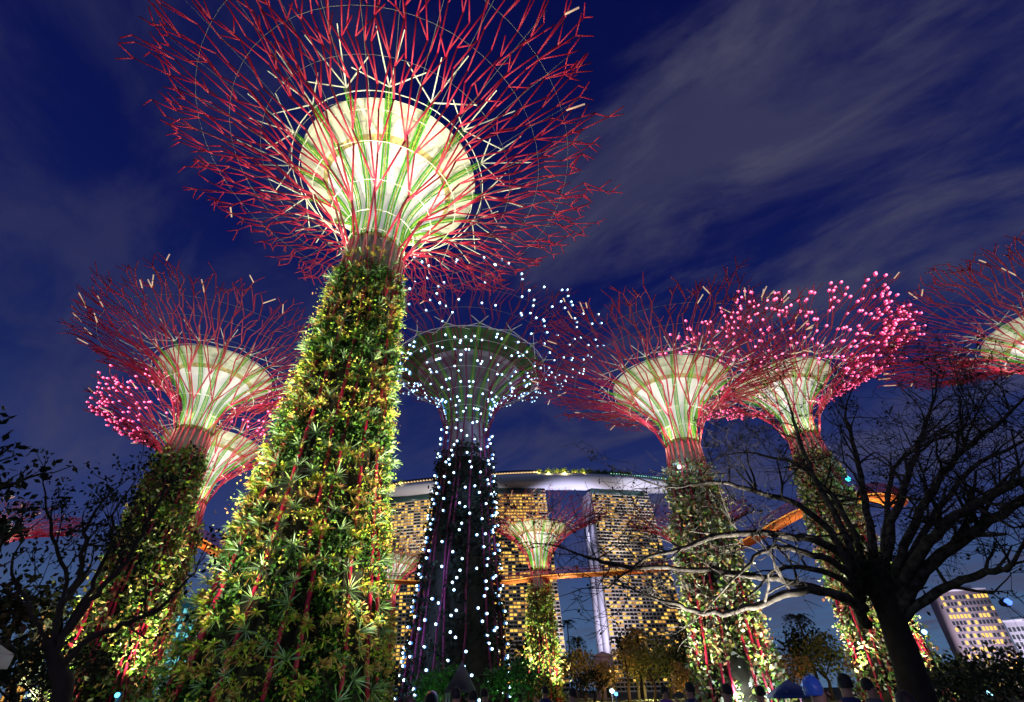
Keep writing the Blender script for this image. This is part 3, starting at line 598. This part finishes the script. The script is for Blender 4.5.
def right_tree():
    o=U(922,702,17); o[2]=0
    T=root('rain_tree',tuple(o),'big dark spreading leafless tree at right with thick black trunk','tree')
    def V(*a): return [U(px,py,d)-o for px,py,d in a]
    m=MB(); tp=[U(927,740,17)-o,U(919,700,17)-o,U(906,658,17)-o,U(892,618,17)-o,U(884,588,17)-o,U(880,560,17)-o]; tp[0][2]=-.1
    m.path(catmull(tp,5),np.interp(np.linspace(0,1,26),[0,.3,.6,.85,1],[.46,.34,.30,.44,.20]),16); m.build('trunk',M_barkd,T,True)
    Lm=[
     (V((868,625,17),(845,597,16.2),(800,590,15.4),(755,606,14.8),(705,613,14.3),(660,600,14)),.21,.05,.9),
     (V((866,610,17),(842,580,16.3),(800,566,15.6),(765,574,15)),.16,.05,.7),
     (V((862,600,17),(840,566,16),(795,550,15),(765,550,14.6),(742,570,14.3)),.17,.04,.7),
     (V((862,595,17),(836,550,16.3),(792,537,15.4),(740,533,14.6),(690,545,14),(640,560,13.5)),.20,.05,1.1),
     (V((864,590,17),(836,540,16.8),(800,505,16),(755,492,15.3),(712,482,14.7),(676,488,14.3)),.18,.04,1.5),
     (V((866,585,17),(838,520,17),(812,472,17.2),(797,432,17.5),(790,405,17.8)),.17,.04,1.6),
     (V((862,605,17),(800,584,16),(740,574,15),(680,568,14.2),(620,566,13.4),(580,556,13)),.17,.04,1.2),
     (V((868,580,17),(850,525,17.5),(826,488,18),(790,462,18.5),(745,452,19)),.16,.04,1.6),
     (V((876,580,17),(868,510,17.8),(856,455,18.6),(845,410,19.2)),.20,.05,1.8),
     (V((880,580,17),(897,510,17),(915,455,17.4),(932,404,17.8)),.20,.05,1.9),
     (V((888,600,17),(905,545,16.4),(932,490,16.2),(965,450,16),(1012,412,16)),.20,.05,1.9),
     (V((890,610,17),(915,560,16.4),(950,520,16),(990,497,15.7),(1040,470,15.5)),.25,.07,1.7),
     (V((892,620,17),(925,570,16.6),(970,535,16.4),(1024,500,16.2),(1075,480,16)),.27,.08,1.5),
     (V((892,630,17),(925,600,16.8),(962,580,16.5),(1002,570,16.2),(1016,563,16)),.20,.06,.6),
     (V((884,590,17),(885,520,19),(900,460,21),(960,430,22)),.17,.04,1.6),
     (V((890,600,17),(920,540,18.5),(970,470,20),(1030,440,21)),.18,.05,1.7)]
    Lm=[(a,b*.62,c*.7,e*(.6 if i_<7 else 1.)) for i_,(a,b,c,e) in enumerate(Lm)]
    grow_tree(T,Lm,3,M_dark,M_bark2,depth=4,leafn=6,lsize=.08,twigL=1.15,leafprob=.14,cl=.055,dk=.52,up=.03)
    r6=np.random.default_rng(4); b=U(880,575,17)-o; m=MB(); C=b+r6.normal(0,1,(1800,3))*(.42,.35,.36); m.leaves(C,.11); tag(m.build('clinging_fern',M_dark,T),kind='stuff')
M_bark2=mat('pale_grey_bark',(.085,.075,.062),.95,var=.85,vscale=7,bump=.9,spec=.1)
right_tree()
q=U(800,690,14.2); q[2]=.3
for dx,w in ((-1.8,6500),(-.1,5500)): point((q[0]+dx,q[1]+.3,.35),w,(1,.95,.88),rad=.12,kind='SPOT',tgt=(q[0]+dx+.1,q[1]+.9,5.5),size=44,blend=.8)
def left_tree():
    o=U(60,702,11.5); o[2]=0
    T=root('leafy_tree',tuple(o),'small dark leafy tree at left in front of the pink canopy tower','tree')
    def V(*a): return [U(px,py,d)-o for px,py,d in a]
    m=MB(); tp=[np.array([0,0,-.1]),U(60,702,11.5)-o,U(57,668,11.5)-o,U(48,640,11.5)-o]; m.path(catmull(tp,5),np.linspace(.17,.08,16),12); m.build('trunk',M_barkd,T,True)
    Lm=[(V((50,650,11.5),(58,620,11.5),(72,590,11.4),(82,560,11.3),(88,525,11.2)),.12,.04,1.6),
        (V((52,655,11.5),(80,612,11.3),(105,585,11.1),(130,555,11),(148,520,10.9)),.12,.04,1.7),
        (V((58,668,11.5),(90,640,11.2),(130,622,11),(170,600,10.8)),.12,.04,1.1),
        (V((48,645,11.5),(35,615,11.8),(22,590,12),(8,570,12.2)),.08,.03,.8),
        (V((60,640,11.5),(95,580,11.8),(110,545,12),(112,510,12.2)),.09,.03,1.8),
        (V((55,640,11.5),(66,580,11.9),(52,540,12.2),(45,510,12.4)),.08,.03,1.6)]
    Lm=[(a,b*.45,c*.7,e) for a,b,c,e in Lm]
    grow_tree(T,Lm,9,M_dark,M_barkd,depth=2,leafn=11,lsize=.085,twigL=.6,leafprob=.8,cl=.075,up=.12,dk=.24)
left_tree()
def edge_tree():
    o=U(-330,702,9); o[2]=0
    T=root('leafy_tree',tuple(o),'dark tree outside the left edge with only a few leafy twigs in view','tree')
    def V(*a): return [U(px,py,d)-o for px,py,d in a]
    m=MB(); m.path([(0,0,-.1),(0,.1,1.5),(.1,0,3)],[.25,.2,.16],10); m.build('trunk',M_barkd,T,True)
    b=[.1+o[0],o[1],3.0]
    Lm=[([np.array([.1,0,3.])]+V((-35,560,10),(-20,490,10),(-8,450,10)),.12,.03,1.2),([np.array([.1,0,3.])]+V((-35,590,10),(-20,560,10),(2,545,10)),.09,.03,1.2),([np.array([.1,0,3.])]+V((-40,560,10),(-22,505,10),(4,490,10)),.09,.03,1.2)]
    grow_tree(T,Lm,12,M_dark,M_barkd,depth=1,leafn=9,lsize=.12,twigL=.45,leafprob=.8,cl=.09,dk=.6)
edge_tree()

# ---------------------------------------------------------------- garden trees, palms and shrubs along the horizon
LFm={'olive':mat('olive_leaf',(.07,.09,.02),.8,ramp=[(.10,.12,.03),(.05,.07,.015),(.16,.15,.04)]),
     'green':mat('green_leaf',(.03,.12,.02),.8,ramp=[(.03,.14,.02),(.02,.07,.015),(.05,.20,.03)]),
     'gold':mat('warm_lit_leaf',(.22,.16,.04),.8,ramp=[(.30,.22,.05),(.16,.13,.03),(.10,.09,.02),(.35,.18,.08)]),  # warm lamplight put into the leaf colour of lit trees
     'dark':M_dark}
def bush(px,d,h,w,kind,label,cat='tree',grp='garden trees along the horizon',lamp=None,name='garden_tree',n=900):
    p=U(px,680,d); r5=np.random.default_rng(int(px*7+d)); T=root(name,(p[0],p[1],0),label,cat,grp)
    m=MB(); m.path([(0,0,-.1),(.05*w,0,h*.25),(-.05*w,.1,h*.5)],[.03*h+.05,.02*h+.04,.015*h],7)
    for k in range(5): a=k*1.3; m.tubes([(0,0,h*.3)],[(math.cos(a)*w*.3,math.sin(a)*w*.3,h*.65)],.012*h,.006*h)
    m.build('trunk',M_barkd,T,True)
    K=r5.normal(0,1,(14,3)); K/=np.linalg.norm(K,axis=1,keepdims=True); K=K*r5.uniform(.4,1,(14,1))*(w*.5,w*.5,h*.30)+np.array([0,0,h*.62])
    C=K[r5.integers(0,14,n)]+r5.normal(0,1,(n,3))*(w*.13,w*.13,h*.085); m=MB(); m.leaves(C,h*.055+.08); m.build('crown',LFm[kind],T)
    if lamp: point((p[0]+w*.2,p[1]-w*.6,.5),lamp[0],lamp[1],rad=.3)
    return T
WARM=(1,.62,.2); GRN=(.5,1,.45); YL=(1,.85,.3)
bush(430,48,3.2,2.6,'green','small round lit green tree left of the dark little pyramid roof',lamp=(60,GRN),grp='small trees at the foot of the dotted tower')
bush(444,47,3.6,2.8,'green','taller round green tree touching the dark little pyramid roof',grp='small trees at the foot of the dotted tower',lamp=(50,GRN))
bush(500,46,3.6,3.0,'green','round green tree just right of the dark little pyramid roof',grp='small trees at the foot of the dotted tower',lamp=(60,GRN))
bush(518,46,4.0,3.4,'green','dim green tree between the dotted tower and the small speckled trunk',grp='small trees at the foot of the dotted tower')
far=[(526,130,12,8,'dark','black tree directly left of the small speckled trunk',None),
 (584,110,8,8,'gold','amber lit tree right of the small speckled trunk',(700,WARM)),
 (600,95,6,7,'gold','low amber bush left of the small mauve pavilion',(500,WARM)),
 (575,150,12,9,'olive','olive tree under the lone far palm',(400,WARM)),
 (592,80,4,5,'dark','black rounded bush under the amber tree',None),
 (636,120,11,7,'gold','yellow lit tree just right of the small mauve pavilion',(1300,YL)),
 (652,100,8,8,'olive','olive bush below the right hotel tower',(300,YL)),
 (668,130,12,10,'olive','broad olive tree under the yellow lit podium',(600,YL)),
 (640,150,16,9,'dark','tall black tree before the foot of the right hotel tower',None),
 (690,110,9,9,'dark','wide black tree left of the pink striped trunk',None),
 (682,95,5,5,'gold','low orange lit shrub left of the pink striped trunk',(350,WARM)),
 (704,120,13,9,'dark','tall black tree touching the pink striped trunk from the left',None),
 (805,120,12,9,'dark','black tree in the gap right of the pink striped trunk',None),
 (826,100,9,8,'olive','olive tree in front of the second right trunk',(350,YL)),
 (790,90,6,6,'gold','low amber bush right of the pink striped trunk',(250,WARM)),
 (985,50,3.6,8,'olive','yellow green lit bush under the slab hotel',(420,(.85,1,.3))),
 (1010,42,3.6,8,'dark','black tree at the right edge under the low pale building',None),
 (960,60,3.6,7,'dark','black bush left of the yellow green one',None),
 (945,38,2.4,6,'dark','low black hedge bush at the foot of the right garden',None),
 (1000,30,2.7,7,'dark','nearest black bush in the bottom right corner',None),
 (20,45,5,8,'dark','black bush behind the pale canopy at the left edge',None),
 (-5,70,12,10,'dark','taller black tree at the left edge behind the pale canopy',None),
 (48,60,5,7,'dark','black bush behind the small leafy tree trunk',None),
 (200,70,5,7,'green','dim green bush between the left towers and the largest trunk',(80,GRN)),
 (408,110,7,7,'dark','black bush right of the largest trunk',None)]
for px,d,h,w,k,lb,lp in far: bush(px,d,h,w,k,lb,lamp=lp,n=1100)
def palm(px,d,h,label,lamp=None):
    p=U(px,680,d); T=root('palm_tree',(p[0],p[1],0),label,'palm tree','palms beyond the garden'); m=MB(); m.path([(0,0,-.1),(.2,0,h*.5),(0,.1,h)],[.3,.2,.16],7); m.build('trunk',M_barkd,T,True)
    m=MB(); r=np.random.default_rng(px)
    for k in range(18):
        a=k*2.4; e=r.uniform(-.1,1.1); L=h*.05+2.1; P=[]
        for s in np.linspace(0,1,6): P.append((math.cos(a)*L*s*math.cos(e*(1-s)),math.sin(a)*L*s*math.cos(e*(1-s)),h+L*(math.sin(e)*s-.85*s*s)))
        P=np.array(P); sd=np.array([-math.sin(a),math.cos(a),0])
        for i in range(5):
            for f in (0,.5):
                q=P[i]*(1-f)+P[i+1]*f
                for s in (-1,1): e2=q+sd*s*.62+np.array([math.cos(a)*.25,math.sin(a)*.25,-.42]); m.add([q,q*.5+P[min(i+1,5)]*.5,e2],None,[(0,1,2)])
    m.build('crown',LFm['dark' if lamp is None else 'gold'],T)  # lamplit palms take the warm leaf colour, unlit ones the dark leaf
    if lamp: point((p[0]+1,p[1]-2,.5),lamp[0],lamp[1],rad=.3)
palm(571,170,19,'lone black palm against the blue gap between the hotel towers'); palm(580,150,13,'shorter black palm just right of the lone far palm')
palm(643,120,12,'palm lit yellow beside the small mauve pavilion',(900,YL)); palm(704,100,12,'dark palm left of the pink striped trunk'); palm(817,110,12,'dark palm between the two right trunks'); palm(627,100,7,'short amber palm behind the white path light',(500,WARM))
# pyramid roof pavilion, mauve pavilion, left canopy, blue tent
M_dk=mat('slate_roof',(.07,.07,.10),.7); M_mv=mat('mauve_plaster',(.30,.22,.34),.8)
def pavilion(px,d,w,h0,h1,rm,label,name='pavilion',post=True,wall=None,rz=0):
    p=U(px,690,d); T=root(name,(p[0],p[1],0),label,'pavilion' if name!='tent' else 'tent',None,rz=rz); m=MB()
    a=w/2; m.add([(-a,-a,h0),(a,-a,h0),(a,a,h0),(-a,a,h0),(-.04,-.04,h1),(.04,-.04,h1),(.04,.04,h1),(-.04,.04,h1)],[(0,1,5,4),(1,2,6,5),(2,3,7,6),(3,0,4,7),(4,5,6,7),(3,2,1,0)]); m.box((0,0,h0-.09),(a,a,.08)); m.build('roof',rm,T)
    if wall: m=MB(); m.box((0,0,(h0-.18)/2),(a*.88,a*.88,(h0-.19)/2)); m.build('wall',wall,T); m=MB(); m.box((.1*a,-a*.9,h0*.3),(a*.2,.03,h0*.27)); m.build('door',M_gls,T)
    else:
        for s in (-1,1):
            for t in (-1,1): m=MB(); m.tubes([(s*a*.9,t*a*.9,0)],[(s*a*.9,t*a*.9,h0-.17)],.06,n=8); m.build('post',M_grey,T)
    return T
pavilion(461,44,2.1,1.75,3.5,M_dk,'dark slate pyramid roof between the small green trees')
pavilion(606,130,4.2,8.0,8.8,M_mv,'small mauve flat roofed building left of the right hotel tower',wall=M_mv,name='kiosk')
pavilion(-182,10.5,2.2,2.1,2.9,mat('white_canopy',(.5,.46,.60),.6),'pale mauve canopy cut by the left edge of the photo',name='tent')
pavilion(790,44,2.4,1.2,2.05,mat('blue_canvas',(.015,.04,.20),.8),'small blue canvas tent peak below the pink striped trunk',name='tent')
q=U(-10,690,10); point((q[0]+.3,q[1]-1.5,1.9),26,(.75,.75,1),rad=.2)
q=U(796,690,13); point((q[0],q[1]-2,1.2),5,(.7,.8,1),rad=.2)
# path lights and small coloured floodlights
def lamp(px,py,d,col,es,r,w,label,pole=False,name='floodlight'):
    p=U(px,py,d); base=(p[0],p[1],0 if pole else p[2]); T=root(name,base,label,'lamp','small coloured lamps'); z=p[2] if pole else 0
    mm=mat(name+'_glow',col,emit=col,es=es); m=MB(); m.spheres([(0,-.02,z)],r); m.build('bulb',mm,T)
    m=MB(); m.tubes([(0,r*.6,z)],[(0,r*2.2,z)],r*1.25,r*.8,8,cap=True)
    if pole: m.tubes([(0,r*1.2,0)],[(0,r*1.2,z)],.05,n=6)
    m.build('housing',M_grille,T)
    if w: point((p[0],p[1]-r*3,p[2]),w,col,rad=.15)
lamp(679,467,50.4,(.45,.85,1),6,.20,60,'bluish white floodlight at the neck of the white funnel tower')
lamp(848,479,70.3,(.05,.75,.85),3,.30,60,'turquoise floodlight on the pink dotted tower')
lamp(868,517,70,(.15,.4,1),3,.26,0,'blue floodlight glimpsed through the dark tree under the orange walkway')
lamp(886,548,69,(.15,.4,1),3,.26,0,'blue floodlight lower on the trunk behind the dark tree')
lamp(905,680,40,(.12,.25,1),4,.18,40,'blue lamp low right of the black trunk',True)
lamp(924,632,60,(.4,.65,1),2,.24,40,'bluish white lamp left of the slab hotel',True)
lamp(612,691,70,(.75,.95,1),8,.26,500,'bright white path light below the mauve building',True,name='path_light')
lamp(616,694,60,(.1,.4,1),4,.2,60,'blue path light just under the bright white one',True,name='path_light')
lamp(610,672,100,(1,.55,.2),4,.35,300,'orange lantern in front of the mauve building',True,name='lantern')
lamp(989,694,40,(.3,.8,1),4,.16,10,'cyan lamp near the bottom right corner',True)
lamp(1008,602,300,(.10,.22,1),2.2,1.5,0,'blue white sign light beside the slab hotel',True)
lamp(21,603,150,(.15,.25,1),4,.55,0,'blue light at left above the black bush',True); lamp(24,597,150,(.9,.9,.2),3,.5,0,'yellow green light over the blue one at left',True)
lamp(118,695,14,(.1,.6,1),4,.05,3,'thin cyan lamp below the left towers',True)
# low point lamps at the feet of the right towers
for px,d,c in ((730,50,(.9,1,1)),(775,50,(.85,.95,1)),(960,72,(1,1,.6)),(868,66,(1,.95,.6)),(70,62,(1,.95,.6))):
    q=U(px,690,d); point((q[0],q[1]-1.5,1.2),420,c,rad=.3)

# ---------------------------------------------------------------- people
SK=mat('skin',(.36,.20,.13),.6); HR=mat('black_hair',(.012,.01,.01),.6)
CL={k:mat(k+'_cloth',v,.85) for k,v in dict(red=(.35,.04,.03),navy=(.02,.03,.10),white=(.55,.55,.58),violet=(.16,.05,.30),grey=(.10,.10,.11),teal=(.03,.20,.26),yellow=(.45,.35,.05),black=(.015,.015,.018)).items()}
def person(loc,rz,h,shirt,trs,label,pose=0,grp='people in the garden',hat=None,hair=True):
    T=root('person',loc,label,'person',grp,rz=rz); s=h/1.75
    ay={0:.03,1:.30,2:.12}[pose]
    V=[(0,0,.95),(0,0,1.15),(0,0,1.38),(0,0,1.49),(0,-.01,1.60),(0,-.01,1.70)]; R=[(.15,.11),(.13,.10),(.17,.11),(.055,.055),(.078,.092),(.05,.06)]; E_=[(0,1),(1,2),(2,3),(3,4),(4,5)]
    def add(v,r,p): V.append(v); R.append((r,r)); E_.append((p,len(V)-1)); return len(V)-1
    for sx in (-1,1):
        a=add((sx*.19,0,1.40),.058,2); a=add((sx*.25,.02-ay*.2,1.14),.044,a); up=(pose==1 and sx==1); a=add((sx*.22 if up else sx*.27,-ay,1.30 if up else .92),.034,a); hnd=add((sx*(.16 if up else .27),-ay-.08,1.46 if up else .83),.030,a)
        for f in range(4): add((sx*(.16 if up else .27)+(f-1.5)*.018,-ay-.10-(.0 if up else .01),(1.53 if up else .745)-abs(f-1.3)*.008),.0085,hnd)
        add((sx*(.16 if up else .27)-sx*.045,-ay-.11,1.49 if up else .79),.009,hnd)
        l=add((sx*.10,0,.86),.10,0); l=add((sx*.11,-.02,.48),.062,l); l=add((sx*.12,.02,.09),.042,l); add((sx*.13,-.13,.04),.035,l)
    me=bpy.data.meshes.new('body'); me.from_pydata([tuple(c*s for c in v) for v in V],E_,[]); me.materials.append(SK); o=bpy.data.objects.new('body',me); COL.objects.link(o); o.parent=T
    md=o.modifiers.new('skin','SKIN'); md.use_smooth_shade=True
    for sv,r in zip(me.skin_vertices[0].data,R): sv.radius=(r[0]*s,r[1]*s); sv.use_root=False
    me.skin_vertices[0].data[0].use_root=True
    sb=o.modifiers.new('sub','SUBSURF'); sb.levels=1; sb.render_levels=1
    def M(prof,sq=.68,oy=0):
        m=MB(); m.lathe([(a*s,b*s) for a,b in prof],16); 
        for v in m.v: v[:,1]*=sq; v[:,1]+=oy*s
        return m
    m=M([(.205,.88),(.19,.95),(.168,1.12),(.19,1.28),(.215,1.40),(.14,1.47),(.075,1.50)])
    for sx in (-1,1):
        up=(pose==1 and sx==1); m.path([(sx*.17*s,0,1.40*s),(sx*.22*s,.0,1.30*s),(sx*.25*s,(.02-ay*.2)*s,1.12*s)],[.075*s,.068*s,.062*s],8)
    m.build('shirt',shirt,T,True)
    m=M([(.185,.92),(.19,.82)])
    for sx in (-1,1): m.path([(sx*.09*s,0,.88*s),(sx*.11*s,-.02*s,.48*s),(sx*.12*s,.02*s,.10*s)],[.115*s,.085*s,.065*s],9)
    m.build('trousers',trs,T,True)
    # face details and hair
    
    for sx in (-1,1): m=MB(); m.spheres([(sx*.03*s,-.093*s,1.635*s)],.010*s); m.build('eye',HR,T)
    m=MB(); m.path([(0,-.09*s,1.635*s),(0,-.118*s,1.60*s),(0,-.10*s,1.593*s)],[.008*s,.015*s,.01*s],5); m.boxes([(0,-.094*s,1.565*s)],(.022*s,.006*s,.005*s)); m.build('nose_and_mouth',SK,T)
    m=MB(); pr=[(.094,1.60),(.100,1.66),(.088,1.72),(.055,1.76),(.01,1.775)]; m.lathe([(a*s,b*s) for a,b in pr],14,cap1=True)
    for v in m.v: v[:,1]*=1.05; v[:,1]+=np.where(v[:,1]<0,.028*s,.015*s); 
    m.build('cap' if hat else 'hair',hat or HR,T,True)
PP=[(817,6.5,1.68,'violet','navy','person with a shiny blue cap below the gap between the right trunks',2,'cap'),
 (903,7.0,1.55,'red','black','person in dull red right under the black trunk',0,None),
 (848,9.5,1.74,'navy','black','person in navy at the foot of the second right trunk',1,None),
 (872,11,1.70,'grey','navy','person in grey left of the black trunk',0,None),
 (760,12,1.62,'teal','black','person in teal below the pink stripes',1,None),
 (727,10.5,1.66,'teal','navy','person in teal at the left foot of the pink striped trunk',0,None),
 (690,12,1.70,'navy','black','person in navy left of the pink striped trunk',1,None),
 (665,14,1.66,'violet','black','person in violet below the olive trees',0,None),
 (572,12,1.64,'grey','black','person in grey right of the small speckled trunk',0,None),
 (545,15,1.70,'navy','black','person in navy in front of the small speckled trunk',1,None),
 (485,13,1.66,'teal','navy','person in teal right of the pyramid roof',0,None),
 (472,11,1.62,'yellow','navy','person in yellow under the pyramid roof',1,None),
 (456,10,1.66,'violet','black','person in violet under the pyramid roof',0,None),
 (433,7.5,1.60,'red','black','person in dull red under the small green trees',0,None),
 (411,8.5,1.55,'white','navy','person in white right of the largest trunk',2,None),
 (20,8.5,1.45,'navy','black','person in navy below the pale canopy',0,None),
 (6,7.5,1.5,'white','navy','person in white at the left corner',2,None),
 (95,12,1.45,'grey','navy','person in grey below the small leafy tree',0,None)]
for px,d,h,sh,tr,lb,ps,hat in PP:
    p=U(px,695,d); person((p[0],p[1],0),(px*1.7)%6.28,h,CL[sh],CL[tr],lb,ps,hat=mat('shiny_blue_cap',(.05,.15,.6),.25) if hat else None)
for px,lb,c in ((571,'tiny person in red on the orange walkway beside the small funnel','red'),):
    i=int(np.argmin([abs((512+481*v[0]/(v[1]*math.cos(TH)+(v[2]-EZ)*math.sin(TH)))-px) for v in WP])); person((WP[i][0],WP[i][1],WP[i][2]+.5),.3,1.75,CL[c],CL['navy'],lb,0,'people on the walkway')
for px,w,c in ((817,10,(.4,.5,1)),(455,9,(.6,.3,1)),(430,6,(1,.4,.2)),(905,8,(1,.3,.15)),(700,9,(.3,.5,1)),(480,9,(.3,.6,1)),(10,7,(.3,.4,1))):  # small unseen coloured lamps added to brighten the people
    q=U(px,690,6.5 if px in (817,905) else 9); point((q[0],q[1]-1.2,1.9),w,c,rad=.1)
